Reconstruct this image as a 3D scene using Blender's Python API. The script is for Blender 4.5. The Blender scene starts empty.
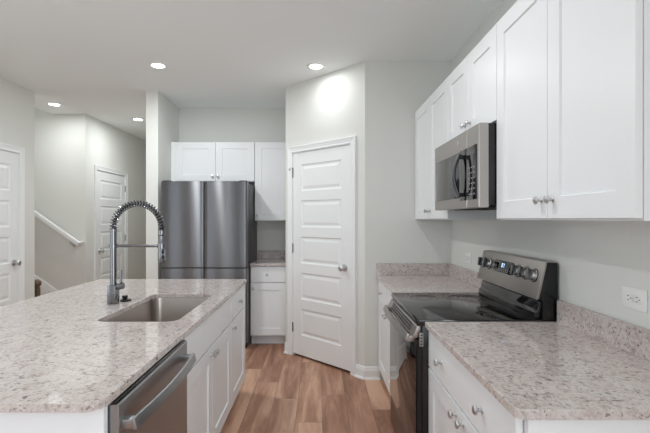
import bpy, bmesh, math, random
from mathutils import Vector, Matrix

S = bpy.context.scene
COL = S.collection
random.seed(7)

# ------------------------------------------------------------------ camera
cam_d = bpy.data.cameras.new('camera')
cam = bpy.data.objects.new('camera', cam_d)
COL.objects.link(cam)
cam.location = (0, 0, 1.379)
cam.rotation_euler = (math.radians(90), 0, 0)
cam_d.sensor_width = 36
cam_d.lens = 431 / 650 * 36
cam_d.shift_x = 7 / 650
cam_d.shift_y = 2.5 / 650
cam_d.clip_start = 0.05
S.camera = cam

# ------------------------------------------------------------------ world, exposure
S.view_settings.view_transform = 'Standard'
S.view_settings.look = 'None'
S.view_settings.exposure = 0.27
S.view_settings.gamma = 1
S.view_settings.use_curve_mapping = False
w = bpy.data.worlds.new('world')
S.world = w
w.use_nodes = True
w.node_tree.nodes['Background'].inputs[0].default_value = (0.80, 0.89, 1.0, 1)
w.node_tree.nodes['Background'].inputs[1].default_value = 1.0
S.cycles.max_bounces = 10
S.cycles.diffuse_bounces = 6
S.cycles.glossy_bounces = 5
S.cycles.sample_clamp_indirect = 6

CEIL = 2.74


def area_light(name, loc, rot, sx, sy, power, col=(1, 1, 1), shape='RECTANGLE', spread=180):
    d = bpy.data.lights.new(name, 'AREA')
    d.shape = shape
    d.size = sx
    if shape in ('RECTANGLE', 'ELLIPSE'):
        d.size_y = sy
    d.energy = power
    d.color = col
    d.spread = math.radians(spread)
    o = bpy.data.objects.new(name, d)
    o.location = loc
    o.rotation_euler = rot
    COL.objects.link(o)
    return o


# fill light added at assumed, unseen windows behind and beside the camera
DAY = (0.83, 0.93, 1.0)
area_light('window_daylight', (-2.0, -3.86, 1.45), (math.radians(90), 0, 0), 1.5, 1.7, 5, DAY)
area_light('window_daylight', (0.25, -3.86, 1.45), (math.radians(90), 0, 0), 1.2, 1.7, 13, DAY)
area_light('window_daylight', (1.10, -1.6, 1.3), (math.radians(90), 0, math.radians(90)), 2.2, 1.7, 55, DAY)
area_light('window_daylight', (-2.98, 0.8, 1.3), (math.radians(90), 0, math.radians(-90)), 2.4, 2.0, 15, DAY)
# recessed ceiling lamps: position, watts
SEEN_LAMPS = [(-1.414, 3.81), (-0.02, 3.83), (-3.12, 5.10), (-2.45, 5.87)]
LAMP_COL = (0.97, 1.0, 1.0)
for (lx, ly), lw in zip(SEEN_LAMPS + [(-1.414, 1.9), (-0.02, 1.9), (-1.414, 0.0)], (14.5, 2.0, 4.8, 7.6, 5.0, 7.5, 4.0)):  # the three extra positions are unseen lamps, assumed and without fixtures
    area_light('recessed_lamp', (lx, ly, CEIL - 0.022), (0, 0, 0), 0.12, 0.12, lw, LAMP_COL, 'DISK')


# ------------------------------------------------------------------ materials
def new_mat(name):
    m = bpy.data.materials.new(name)
    m.use_nodes = True
    nt = m.node_tree
    return m, nt, nt.nodes['Principled BSDF']


def N(nt, t, **kw):
    n = nt.nodes.new(t)
    for k, v in kw.items():
        if k.startswith('i_'):
            n.inputs[k[2:].replace('_', ' ')].default_value = v
        else:
            setattr(n, k, v)
    return n


def srgb(r, g, b):
    def f(c):
        c /= 255
        return c / 12.92 if c <= 0.04045 else ((c + 0.055) / 1.055) ** 2.4
    return (f(r), f(g), f(b), 1)


def paint(name, col, rough=0.5, bump=0.0, scale=150, coat=0.0, spec=0.5):
    m, nt, p = new_mat(name)
    tc = N(nt, 'ShaderNodeTexCoord')
    no = N(nt, 'ShaderNodeTexNoise')
    no.inputs['Scale'].default_value = scale
    no.inputs['Detail'].default_value = 3
    nt.links.new(tc.outputs['Object'], no.inputs['Vector'])
    mx = N(nt, 'ShaderNodeMix', data_type='RGBA')
    mx.inputs[6].default_value = tuple(c * 0.985 for c in col[:3]) + (1,)
    mx.inputs[7].default_value = tuple(min(1, c * 1.015) for c in col[:3]) + (1,)
    nt.links.new(no.outputs[0], mx.inputs[0])
    nt.links.new(mx.outputs[2], p.inputs['Base Color'])
    p.inputs['Roughness'].default_value = rough
    p.inputs['Specular IOR Level'].default_value = spec
    if coat:
        p.inputs['Coat Weight'].default_value = coat
    if bump:
        b = N(nt, 'ShaderNodeBump')
        b.inputs['Strength'].default_value = bump
        b.inputs['Distance'].default_value = 0.002
        nt.links.new(no.outputs[0], b.inputs['Height'])
        nt.links.new(b.outputs[0], p.inputs['Normal'])
    return m


def metal(name, col, rough=0.3, axis=2, aniso=0.0, streak=0.04, metallic=1.0):
    m, nt, p = new_mat(name)
    p.inputs['Metallic'].default_value = metallic
    tc = N(nt, 'ShaderNodeTexCoord')
    mp = N(nt, 'ShaderNodeMapping')
    sc = [400.0, 400.0, 400.0]
    sc[axis] = 3.0
    mp.inputs['Scale'].default_value = sc
    no = N(nt, 'ShaderNodeTexNoise')
    no.inputs['Scale'].default_value = 1.0
    no.inputs['Detail'].default_value = 2
    nt.links.new(tc.outputs['Object'], mp.inputs[0])
    nt.links.new(mp.outputs[0], no.inputs['Vector'])
    mr = N(nt, 'ShaderNodeMapRange')
    mr.inputs[3].default_value = max(0.02, rough - streak)
    mr.inputs[4].default_value = rough + streak
    nt.links.new(no.outputs[0], mr.inputs[0])
    nt.links.new(mr.outputs[0], p.inputs['Roughness'])
    p.inputs['Base Color'].default_value = col
    if aniso:
        p.inputs['Anisotropic'].default_value = aniso
        p.inputs['Anisotropic Rotation'].default_value = 0.25
        tg = N(nt, 'ShaderNodeTangent', direction_type='RADIAL', axis='Z')
        nt.links.new(tg.outputs[0], p.inputs['Tangent'])
    return m


def granite():
    m, nt, p = new_mat('granite')
    tc = N(nt, 'ShaderNodeTexCoord')
    co = tc.outputs['Object']

    def noise(scale, detail, rough=0.5, dist=0.0, mapscale=None, rot=0):
        n = N(nt, 'ShaderNodeTexNoise')
        n.inputs['Scale'].default_value = scale
        n.inputs['Detail'].default_value = detail
        n.inputs['Roughness'].default_value = rough
        n.inputs['Distortion'].default_value = dist
        if mapscale:
            mp = N(nt, 'ShaderNodeMapping')
            mp.inputs['Scale'].default_value = mapscale
            mp.inputs['Rotation'].default_value = (0, 0, rot)
            nt.links.new(co, mp.inputs[0])
            nt.links.new(mp.outputs[0], n.inputs['Vector'])
        else:
            nt.links.new(co, n.inputs['Vector'])
        return n.outputs[0]

    def ramp(src, a, b, va=0.0, vb=1.0):
        r = N(nt, 'ShaderNodeMapRange')
        r.inputs[1].default_value = a
        r.inputs[2].default_value = b
        r.inputs[3].default_value = va
        r.inputs[4].default_value = vb
        nt.links.new(src, r.inputs[0])
        return r.outputs[0]

    def mix(fac, a, b):
        x = N(nt, 'ShaderNodeMix', data_type='RGBA')
        nt.links.new(fac, x.inputs[0])
        for k, v in ((6, a), (7, b)):
            if isinstance(v, tuple):
                x.inputs[k].default_value = v
            else:
                nt.links.new(v, x.inputs[k])
        return x.outputs[2]
    base = mix(ramp(noise(18, 3, 0.6), 0.35, 0.65), srgb(190, 176, 172), srgb(206, 196, 192))
    base = mix(ramp(noise(75, 4, 0.65), 0.46, 0.62), base, srgb(210, 204, 200))
    base = mix(ramp(noise(46, 4, 0.72, 0.5, (1.0, 0.55, 1.0), 0.6), 0.53, 0.66, 0, 0.75), base, srgb(158, 144, 139))
    base = mix(ramp(noise(80, 3, 0.65, 0.3, (0.55, 1.15, 0.8), 0.7), 0.585, 0.65, 0, 0.85), base, srgb(124, 113, 110))
    base = mix(ramp(noise(62, 3, 0.65, 0.6, (1.0, 0.55, 1.0), -0.5), 0.63, 0.69, 0, 0.9), base, srgb(86, 80, 80))
    base = mix(ramp(noise(230, 2, 0.6), 0.61, 0.70, 0, 0.55), base, srgb(116, 103, 99))
    nt.links.new(base, p.inputs['Base Color'])
    p.inputs['Roughness'].default_value = 0.07
    p.inputs['Specular IOR Level'].default_value = 0.5
    return m


def wood_floor():
    m, nt, p = new_mat('floor_planks')
    geo = N(nt, 'ShaderNodeNewGeometry')
    sep = N(nt, 'ShaderNodeSeparateXYZ')
    nt.links.new(geo.outputs['Position'], sep.inputs[0])

    def math_(op, a, b=None, c=None):
        n = N(nt, 'ShaderNodeMath', operation=op)
        for i, v in enumerate((a, b, c)):
            if v is None:
                continue
            if isinstance(v, (int, float)):
                n.inputs[i].default_value = v
            else:
                nt.links.new(v, n.inputs[i])
        return n.outputs[0]
    PW, PL = 0.182, 1.22
    u = math_('DIVIDE', math_('ADD', sep.outputs[0], 10.0 - 0.02), PW)
    row = math_('FLOOR', u)
    fu = math_('SUBTRACT', u, row)
    wn = N(nt, 'ShaderNodeTexWhiteNoise', noise_dimensions='1D')
    nt.links.new(row, wn.inputs['W'])
    v = math_('ADD', math_('DIVIDE', math_('ADD', sep.outputs[1], 20.0), PL), math_('MULTIPLY', wn.outputs[0], 7.0))
    cell = math_('FLOOR', v)
    fv = math_('SUBTRACT', v, cell)
    cmb = N(nt, 'ShaderNodeCombineXYZ')
    nt.links.new(row, cmb.inputs[0])
    nt.links.new(cell, cmb.inputs[1])
    wn2 = N(nt, 'ShaderNodeTexWhiteNoise', noise_dimensions='2D')
    nt.links.new(cmb.outputs[0], wn2.inputs['Vector'])
    rnd = wn2.outputs[0]
    # seams
    su = math_('MULTIPLY', math_('MINIMUM', fu, math_('SUBTRACT', 1.0, fu)), PW)
    sv = math_('MULTIPLY', math_('MINIMUM', fv, math_('SUBTRACT', 1.0, fv)), PL)
    seam = math_('LESS_THAN', math_('MINIMUM', su, sv), 0.0013)
    # grain
    off = N(nt, 'ShaderNodeCombineXYZ')
    nt.links.new(math_('MULTIPLY', sep.outputs[0], 1.0), off.inputs[0])
    nt.links.new(math_('ADD', math_('MULTIPLY', sep.outputs[1], 0.10), math_('MULTIPLY', rnd, 31.0)), off.inputs[1])
    nt.links.new(math_('MULTIPLY', rnd, 17.0), off.inputs[2])
    g1 = N(nt, 'ShaderNodeTexNoise')
    g1.inputs['Scale'].default_value = 11
    g1.inputs['Detail'].default_value = 5
    g1.inputs['Distortion'].default_value = 0.9
    nt.links.new(off.outputs[0], g1.inputs['Vector'])
    g2 = N(nt, 'ShaderNodeTexNoise')
    g2.inputs['Scale'].default_value = 70
    g2.inputs['Detail'].default_value = 4
    nt.links.new(off.outputs[0], g2.inputs['Vector'])
    val = math_('ADD', math_('ADD', math_('MULTIPLY', rnd, 0.34), math_('ADD', math_('MULTIPLY', g1.outputs[0], 0.92), -0.05)),
                math_('MULTIPLY', g2.outputs[0], 0.28))
    cr = N(nt, 'ShaderNodeValToRGB')
    e = cr.color_ramp.elements
    e[0].position = 0.40
    e[0].color = srgb(112, 77, 58)
    e[1].position = 1.02
    e[1].color = srgb(214, 174, 148)
    k = cr.color_ramp.elements.new(0.70)
    k.color = srgb(170, 125, 102)
    nt.links.new(val, cr.inputs[0])
    mx = N(nt, 'ShaderNodeMix', data_type='RGBA')
    nt.links.new(seam, mx.inputs[0])
    nt.links.new(cr.outputs[0], mx.inputs[6])
    mx.inputs[7].default_value = srgb(96, 70, 54)
    nt.links.new(mx.outputs[2], p.inputs['Base Color'])
    p.inputs['Roughness'].default_value = 0.42
    p.inputs['Specular IOR Level'].default_value = 0.4
    b = N(nt, 'ShaderNodeBump')
    b.inputs['Strength'].default_value = 0.15
    b.inputs['Distance'].default_value = 0.001
    nt.links.new(g2.outputs[0], b.inputs['Height'])
    nt.links.new(b.outputs[0], p.inputs['Normal'])
    return m


def gloss(name, col, rough=0.05, spec=0.5, metallic=0.0):
    m, nt, p = new_mat(name)
    tc = N(nt, 'ShaderNodeTexCoord')
    no = N(nt, 'ShaderNodeTexNoise')
    no.inputs['Scale'].default_value = 30
    nt.links.new(tc.outputs['Object'], no.inputs['Vector'])
    mr = N(nt, 'ShaderNodeMapRange')
    mr.inputs[3].default_value = rough * 0.8
    mr.inputs[4].default_value = rough * 1.2
    nt.links.new(no.outputs[0], mr.inputs[0])
    nt.links.new(mr.outputs[0], p.inputs['Roughness'])
    p.inputs['Base Color'].default_value = col
    p.inputs['Specular IOR Level'].default_value = spec
    p.inputs['Metallic'].default_value = metallic
    return m


def glow(name, col, strength):
    m, nt, p = new_mat(name)
    p.inputs['Base Color'].default_value = (0.9, 0.9, 0.9, 1)
    p.inputs['Emission Color'].default_value = col
    p.inputs['Emission Strength'].default_value = strength
    return m


def clear_glass():
    m, nt, p = new_mat('window_glass')
    p.inputs['Transmission Weight'].default_value = 1
    p.inputs['Roughness'].default_value = 0
    p.inputs['IOR'].default_value = 1.02
    return m


M_WALL = paint('wall_paint', srgb(223, 224, 220), 0.75, 0.06, 220, spec=0.3)
M_CEIL = paint('ceiling_paint', srgb(243, 247, 247), 0.9, 0.08, 160, spec=0.2)
M_TRIM = paint('trim_paint', srgb(239, 241, 242), 0.38)
M_CAB = paint('cabinet_paint', srgb(236, 238, 240), 0.33)
M_TOE = paint('toe_kick_paint', srgb(222, 223, 225), 0.5)
M_GRAN = granite()
M_FLOOR = wood_floor()
M_STEEL = metal('stainless_steel', srgb(124, 125, 128), 0.32, 2, 0.985)
M_STEELX = metal('brushed_appliance_steel', srgb(172, 167, 163), 0.34, 1, 0.0)
M_SINK = metal('sink_steel', srgb(172, 163, 157), 0.32, 1)
M_CHROME = metal('satin_chrome', srgb(128, 129, 132), 0.18, 2, streak=0.02)
M_NICKEL = metal('satin_nickel', srgb(205, 205, 206), 0.34, 2, streak=0.02)
M_DGREY = metal('fridge_side_grey', srgb(70, 70, 73), 0.45, 2, metallic=0.4)
M_BLACK = gloss('black_enamel', srgb(18, 18, 20), 0.18)
M_BGLASS = gloss('black_glass', srgb(14, 13, 14), 0.03, 0.6)
M_COOK = gloss('ceramic_cooktop_glass', srgb(16, 16, 17), 0.09, 0.6)
M_HANDLE = metal('dark_handle_steel', srgb(84, 84, 88), 0.25, 2)
M_DISH = metal('dishwasher_steel', srgb(166, 167, 168), 0.36, 1)
M_RUBBER = paint('black_rubber', srgb(26, 26, 28), 0.55)
M_RING = gloss('printed_ring_grey', srgb(34, 34, 36), 0.09)
M_WOOD = paint('dark_stained_wood', srgb(92, 74, 60), 0.4, scale=30)
M_PLAST = paint('white_plastic', srgb(238, 238, 236), 0.35)
M_SLOT = paint('dark_slot', srgb(40, 40, 42), 0.6)
M_MESHGLASS = gloss('oven_window_glass', srgb(38, 37, 38), 0.06, 0.6)
M_LENS = glow('lamp_lens', (1.0, 0.98, 0.95, 1), 9.0)
M_DIGIT = glow('clock_digits', (0.35, 0.6, 1.0, 1), 1.1)
M_WGLASS = clear_glass()
M_KEY = paint('keypad_print', srgb(150, 150, 155), 0.4)


# ------------------------------------------------------------------ mesh helpers
def frame(o, n):
    """local a along the width, b up, c outward along n"""
    n = Vector(n).normalized()
    z = Vector((0, 0, 1))
    u = z.cross(n)
    m = Matrix.Identity(4)
    for i in range(3):
        m[i][0] = u[i]
        m[i][1] = z[i]
        m[i][2] = n[i]
        m[i][3] = o[i]
    return m


def axis_m(p, d):
    q = Vector((0, 0, 1)).rotation_difference(Vector(d).normalized())
    return Matrix.Translation(Vector(p)) @ q.to_matrix().to_4x4()


class MB:
    def __init__(s):
        s.bm = bmesh.new()

    def _merge(s, t, M=None):
        if M is not None:
            t.transform(M)
        me = bpy.data.meshes.new('tmp')
        t.to_mesh(me)
        t.free()
        s.bm.from_mesh(me)
        bpy.data.meshes.remove(me)
        return s

    def box(s, x0, x1, y0, y1, z0, z1, bev=0.0, seg=2, M=None):
        t = bmesh.new()
        bmesh.ops.create_cube(t, size=1)
        for v in t.verts:
            v.co = Vector(((x0 + x1) / 2 + v.co.x * abs(x1 - x0), (y0 + y1) / 2 + v.co.y * abs(y1 - y0),
                           (z0 + z1) / 2 + v.co.z * abs(z1 - z0)))
        if bev:
            bmesh.ops.bevel(t, geom=t.edges[:], offset=bev, segments=seg, affect='EDGES', profile=0.6)
        return s._merge(t, M)

    def prism(s, pts, vec, bev=0.0, seg=2, M=None):
        t = bmesh.new()
        a = [t.verts.new(Vector(p)) for p in pts]
        b = [t.verts.new(Vector(p) + Vector(vec)) for p in pts]
        t.faces.new(a)
        t.faces.new(b[::-1])
        k = len(pts)
        for i in range(k):
            t.faces.new((a[i], b[i], b[(i + 1) % k], a[(i + 1) % k]))
        bmesh.ops.recalc_face_normals(t, faces=t.faces[:])
        if bev:
            bmesh.ops.bevel(t, geom=t.edges[:], offset=bev, segments=seg, affect='EDGES', profile=0.6)
        return s._merge(t, M)

    def lathe(s, prof, M=None, n=20):
        t = bmesh.new()
        rings = []
        for (r, h) in prof:
            if r < 1e-6:
                rings.append([t.verts.new((0, 0, h))])
            else:
                rings.append([t.verts.new((r * math.cos(2 * math.pi * i / n), r * math.sin(2 * math.pi * i / n), h))
                              for i in range(n)])
        for A, B in zip(rings, rings[1:]):
            for i in range(n):
                j = (i + 1) % n
                if len(A) == 1 and len(B) == 1:
                    continue
                if len(A) == 1:
                    t.faces.new((A[0], B[j], B[i]))
                elif len(B) == 1:
                    t.faces.new((A[i], A[j], B[0]))
                else:
                    t.faces.new((A[i], A[j], B[j], B[i]))
        for R in (rings[0], rings[-1]):
            if len(R) > 1 and prof[0] != prof[-1]:
                try:
                    t.faces.new(R)
                except ValueError:
                    pass
        bmesh.ops.recalc_face_normals(t, faces=t.faces[:])
        return s._merge(t, M)

    def cyl(s, p0, p1, r, n=18, r1=None):
        p0, p1 = Vector(p0), Vector(p1)
        L = (p1 - p0).length
        return s.lathe([(r, 0), (r if r1 is None else r1, L)], axis_m(p0, p1 - p0), n)

    def tube(s, path, r, n=8, up=(0, 0, 1)):
        t = bmesh.new()
        path = [Vector(p) for p in path]
        k = len(path)
        rr = r if isinstance(r, (list, tuple)) else [r] * k
        tan = []
        for i in range(k):
            tan.append((path[min(i + 1, k - 1)] - path[max(i - 1, 0)]).normalized())
        nrm = Vector(up) - tan[0] * tan[0].dot(Vector(up))
        if nrm.length < 1e-4:
            nrm = tan[0].orthogonal()
        nrm.normalize()
        rings = []
        for i in range(k):
            if i:
                nrm = tan[i - 1].rotation_difference(tan[i]) @ nrm
                nrm = (nrm - tan[i] * tan[i].dot(nrm)).normalized()
            bi = tan[i].cross(nrm)
            rings.append([t.verts.new(path[i] + (nrm * math.cos(2 * math.pi * j / n) + bi * math.sin(2 * math.pi * j / n)) * rr[i])
                          for j in range(n)])
        for A, B in zip(rings, rings[1:]):
            for j in range(n):
                t.faces.new((A[j], A[(j + 1) % n], B[(j + 1) % n], B[j]))
        t.faces.new(rings[0][::-1])
        t.faces.new(rings[-1])
        bmesh.ops.recalc_face_normals(t, faces=t.faces[:])
        return s._merge(t)

    def sweep_rect(s, path, w, h, M=None, bev=0.0):
        """rectangular bar along a planar path given as (p, normal) pairs"""
        t = bmesh.new()
        rings = []
        for (p, nr, side) in path:
            p, nr, side = Vector(p), Vector(nr).normalized(), Vector(side).normalized()
            rings.append([t.verts.new(p + nr * h / 2 * sy + side * w / 2 * sx) for sx, sy in ((-1, -1), (1, -1), (1, 1), (-1, 1))])
        for A, B in zip(rings, rings[1:]):
            for j in range(4):
                t.faces.new((A[j], A[(j + 1) % 4], B[(j + 1) % 4], B[j]))
        t.faces.new(rings[0][::-1])
        t.faces.new(rings[-1])
        bmesh.ops.recalc_face_normals(t, faces=t.faces[:])
        if bev:
            es = [e for e in t.edges if len(e.link_faces) == 2 and e.calc_face_angle(0) > 0.6]
            bmesh.ops.bevel(t, geom=es, offset=bev, segments=2, affect='EDGES', profile=0.6)
        return s._merge(t, M)

    def slab(s, M, W, H, T, rects=(), steps=(), edge=0.0015, thru=False):
        """a door or drawer front: local a in 0..W, b in 0..H, c in 0..T, with stepped panels on the front"""
        t = bmesh.new()

        def V(a, b, c):
            return t.verts.new((a, b, c))
        e = edge
        xs = sorted(set([e, W - e] + [r[0] for r in rects] + [r[1] for r in rects]))
        zs = sorted(set([e, H - e] + [r[2] for r in rects] + [r[3] for r in rects]))
        g = {}
        for i, x in enumerate(xs):
            for j, z in enumerate(zs):
                g[i, j] = V(x, z, T)
        rectset = [(xs.index(r[0]), xs.index(r[1]), zs.index(r[2]), zs.index(r[3])) for r in rects]
        for i in range(len(xs) - 1):
            for j in range(len(zs) - 1):
                if any(a <= i < b and c <= j < d for a, b, c, d in rectset):
                    continue
                t.faces.new((g[i, j], g[i + 1, j], g[i + 1, j + 1], g[i, j + 1]))
        for (a0, a1, b0, b1) in rects:
            prev = None
            for (ins, dep) in [(0, 0)] + list(steps):
                lp = [V(a0 + ins, b0 + ins, T + dep), V(a1 - ins, b0 + ins, T + dep),
                      V(a1 - ins, b1 - ins, T + dep), V(a0 + ins, b1 - ins, T + dep)]
                if prev:
                    for k in range(4):
                        t.faces.new((prev[k], prev[(k + 1) % 4], lp[(k + 1) % 4], lp[k]))
                prev = lp
            t.faces.new(prev)
        # eased rim, sides, back
        f = [V(e, e, T), V(W - e, e, T), V(W - e, H - e, T), V(e, H - e, T)]
        o = [V(0, 0, T - e), V(W, 0, T - e), V(W, H, T - e), V(0, H, T - e)]
        b = [V(0, 0, 0), V(W, 0, 0), V(W, H, 0), V(0, H, 0)]
        for k in range(4):
            k2 = (k + 1) % 4
            t.faces.new((f[k2], f[k], o[k], o[k2]))
            t.faces.new((o[k2], o[k], b[k], b[k2]))
        t.faces.new(b[::-1])
        bmesh.ops.remove_doubles(t, verts=t.verts[:], dist=1e-6)
        return s._merge(t, M)

    def build(s, name, mat, parent=None, origin=None, smooth=True, angle=35):
        me = bpy.data.meshes.new(name)
        if parent is not None:
            org = Vector(parent['_o'])
        elif origin is not None:
            org = Vector(origin)
        else:
            cs = [v.co for v in s.bm.verts]
            org = Vector(((min(c.x for c in cs) + max(c.x for c in cs)) / 2,
                          (min(c.y for c in cs) + max(c.y for c in cs)) / 2, min(c.z for c in cs)))
        s.bm.transform(Matrix.Translation(-org))
        s.bm.to_mesh(me)
        s.bm.free()
        for mm in (mat if isinstance(mat, (list, tuple)) else [mat]):
            me.materials.append(mm)
        if smooth:
            me.shade_smooth()
            me.set_sharp_from_angle(angle=math.radians(angle))
        o = bpy.data.objects.new(name, me)
        COL.objects.link(o)
        if parent is not None:
            o.parent = parent
        else:
            o.location = org
        o['_o'] = tuple(org)
        return o


def thing(name, label, cat, loc, group=None):
    o = bpy.data.objects.new(name, None)
    o.empty_display_size = 0.05
    COL.objects.link(o)
    o.location = loc
    o['_o'] = tuple(loc)
    o['label'] = label
    o['category'] = cat
    if group:
        o['group'] = group
    return o


def tag(o, label, cat, group=None):
    o['label'] = label
    o['category'] = cat
    if group:
        o['group'] = group
    return o


def struct(o):
    o['kind'] = 'structure'
    return o


def sbox(name, mat, *a, **k):
    return struct(MB().box(*a, **k).build(name, mat, smooth=False))


# ------------------------------------------------------------------ the room
XW = 1.143      # right wall
XA = -3.045     # left wall with the near door
XC = -3.010     # hall wall with the far door
YB = 5.29       # wall behind the refrigerator
YR = 3.716      # wall at the end of the right counter
YBACK = -4.0

sbox('floor', M_FLOOR, -6.2, 1.35, -4.2, 8.4, -0.05, 0.0)
m = MB()
m.box(-3.45, 1.35, -4.2, 8.4, CEIL, CEIL + 0.3)
m.box(-6.2, -3.45, -4.2, 4.515, CEIL, CEIL + 0.3)
struct(m.build('ceiling', M_CEIL, smooth=False))
sbox('wall_counter_end', M_WALL, 0.405, XW, YR, YR + 0.12, 0, CEIL)
# angled pantry wall with a door opening
PA = Vector((-0.335, 4.456, 0))
PD = Vector((1, -1, 0)).normalized()
PN = Vector((-1, -1, 0)).normalized()
PM = frame(PA, PN)
PLEN = (Vector((0.405, YR, 0)) - PA).length
D3A, D3B = 0.115, 0.885
m = MB()
m.box(0, D3A, 0, CEIL, -0.11, 0, M=PM)
m.box(D3B, PLEN, 0, CEIL, -0.11, 0, M=PM)
m.box(D3A, D3B, 2.045, CEIL, -0.11, 0, M=PM)
struct(m.build('wall_pantry', M_WALL, smooth=False))
sbox('wall_pantry_side', M_WALL, -0.335, -0.225, 4.462, YB, 0, CEIL)
sbox('wall_back', M_WALL, -1.706, XW, YB, YB + 0.12, 0, CEIL)
sbox('wall_fridge_side', M_WALL, -1.834, -1.706, 4.596, 8.2, 0, CEIL)
sbox('wall_hall_end', M_WALL, XC, -1.834, 8.0, 8.12, 0, CEIL)


def wall_x(name, x0, x1, y0, y1, z1, holes):
    mm = MB()
    y = y0
    for (a, b, lo, h) in holes:
        mm.box(x0, x1, y, a, 0, z1)
        mm.box(x0, x1, a, b, h, z1)
        if lo:
            mm.box(x0, x1, a, b, 0, lo)
        y = b
    mm.box(x0, x1, y, y1, 0, z1)
    return struct(mm.build(name, M_WALL, smooth=False))


wall_x('wall_right', XW, XW + 0.12, -4.2, YB + 0.12, CEIL, [(-2.7, -0.5, 0.45, 2.15)])
wall_x('wall_left', XA - 0.115, XA, -4.2, 4.63, CEIL, [(-0.4, 2.0, 0.3, 2.3), (3.62, 4.385, 0, 2.045)])
wall_x('wall_hall', XC - 0.115, XC, 5.70, 8.0, CEIL, [(5.86, 6.72, 0, 2.045)])
sbox('wall_stair', M_WALL, -6.2, XC, 5.586, 5.70, 0, 5.3)
sbox('wall_stair_near', M_WALL, -6.2, XA - 0.115, 4.515, 4.63, 0, 5.3)
sbox('wall_stair_end', M_WALL, -6.2, -6.08, 4.63, 5.586, 0, 5.3)
sbox('wall_stair_upper', M_WALL, -3.45, -3.33, 4.63, 5.586, CEIL + 0.3, 5.3)
sbox('ceiling_stair', M_CEIL, -6.2, -3.33, 4.515, 5.70, 5.3, 5.4)
area_light('stair_lamp', (-4.6, 5.1, 5.25), (0, 0, 0), 0.3, 0.3, 14, LAMP_COL, 'DISK')  # unseen light added for the stairwell, no fixture built

# wall behind the camera, with two windows
WINS = [(-2.0, 1.5), (0.25, 1.2)]
m = MB()
x = -3.16
for (cx, ww) in WINS:
    m.box(x, cx - ww / 2, -4.12, -4.0, 0, CEIL)
    m.box(cx - ww / 2, cx + ww / 2, -4.12, -4.0, 0, 0.6)
    m.box(cx - ww / 2, cx + ww / 2, -4.12, -4.0, 2.3, CEIL)
    x = cx + ww / 2
m.box(x, 1.26, -4.12, -4.0, 0, CEIL)
struct(m.build('wall_behind', M_WALL, smooth=False))
for i, (cx, ww) in enumerate(WINS):
    m = MB()
    a, b = cx - ww / 2, cx + ww / 2
    for (p, q, r, s_) in ((a, a + .05, .6, 2.3), (b - .05, b, .6, 2.3), (a, b, .6, .65), (a, b, 2.25, 2.3), (a, b, 1.43, 1.47)):
        m.box(p, q, -4.09, -4.03, r, s_, 0.004)
    wf = struct(m.build('window_%d' % (i + 1), M_TRIM))
    MB().box(a + .05, b - .05, -4.065, -4.06, .65, 2.25).build('pane', M_WGLASS, wf, smooth=False)

for i, (x0_, x1_, ya, yb, z0_, z1_) in enumerate(((XW + 0.03, XW + 0.09, -2.7, -0.5, 0.45, 2.15), (XA - 0.09, XA - 0.03, -0.4, 2.0, 0.3, 2.3))):  # unseen side windows, added around the two side fill lights
    m = MB()
    ym = (ya + yb) / 2
    for (p, q, r, s_) in ((ya, ya + .05, z0_, z1_), (yb - .05, yb, z0_, z1_), (ym - .03, ym + .03, z0_, z1_), (ya, yb, z0_, z0_ + .05), (ya, yb, z1_ - .05, z1_)):
        m.box(x0_, x1_, p, q, r, s_, 0.004)
    wf = struct(m.build('window_%d' % (i + 3), M_TRIM))
    MB().box((x0_ + x1_) / 2 - .003, (x0_ + x1_) / 2 + .003, ya + .05, yb - .05, z0_ + .05, z1_ - .05).build('pane', M_WGLASS, wf, smooth=False)

# baseboards: (name, polyline with outward normals)
BPROF = [(0, 0), (0.015, 0), (0.015, 0.075), (0.011, 0.088), (0.009, 0.102), (0.004, 0.108), (0, 0.108)]
SHOE = [(0.015, 0), (0.027, 0), (0.026, 0.010), (0.021, 0.017), (0.015, 0.019)]


def baseboard(name, runs):
    mm = MB()
    for (p0, p1, n) in runs:
        p0, p1, n = Vector(p0), Vector(p1), Vector(n).normalized()
        for prof in (BPROF, SHOE):
            mm.prism([p0 + n * a + Vector((0, 0, h)) for a, h in prof], p1 - p0)
    return struct(mm.build(name, M_TRIM, smooth=False))


def pw(a, c=0, z=0):
    return PM @ Vector((a, z, c))


baseboard('baseboard_pantry', [(pw(0), pw(D3A - 0.062), PN), (pw(D3B + 0.062), pw(PLEN + 0.006), PN)])
baseboard('baseboard_counter_end', [((0.400, YR, 0), (0.532, YR, 0), (0, -1, 0))])
baseboard('baseboard_left', [((XA, -4.0, 0), (XA, 3.555, 0), (1, 0, 0)), ((XA, 4.45, 0), (XA, 4.63, 0), (1, 0, 0))])
baseboard('baseboard_hall', [((XC, 5.586, 0), (XC, 5.795, 0), (1, 0, 0)), ((XC, 6.785, 0), (XC, 8.0, 0), (1, 0, 0))])
baseboard('baseboard_column', [((-1.834, 4.596, 0), (-1.706, 4.596, 0), (0, -1, 0))])
baseboard('baseboard_right', [((XW, -4.0, 0), (XW, 1.09, 0), (-1, 0, 0))])


# ------------------------------------------------------------------ interior doors
def five_panel(W, H):
    st, top, bot, rail = 0.112, 0.118, 0.20, 0.095
    ph = (H - top - bot - 4 * rail) / 5
    r = []
    z = bot
    for i in range(5):
        r.append((st, W - st, z, z + ph))
        z += ph + rail
    return r


MOULD = [(0.007, -0.007), (0.016, -0.0095), (0.024, -0.0095), (0.046, -0.0025)]


def knob_profile():
    return [(0.0, 0.0), (0.032, 0.0), (0.033, 0.004), (0.030, 0.009), (0.014, 0.012), (0.011, 0.020), (0.012, 0.030),
            (0.022, 0.036), (0.028, 0.046), (0.028, 0.056), (0.022, 0.064), (0.010, 0.068), (0.0, 0.069)]


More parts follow.
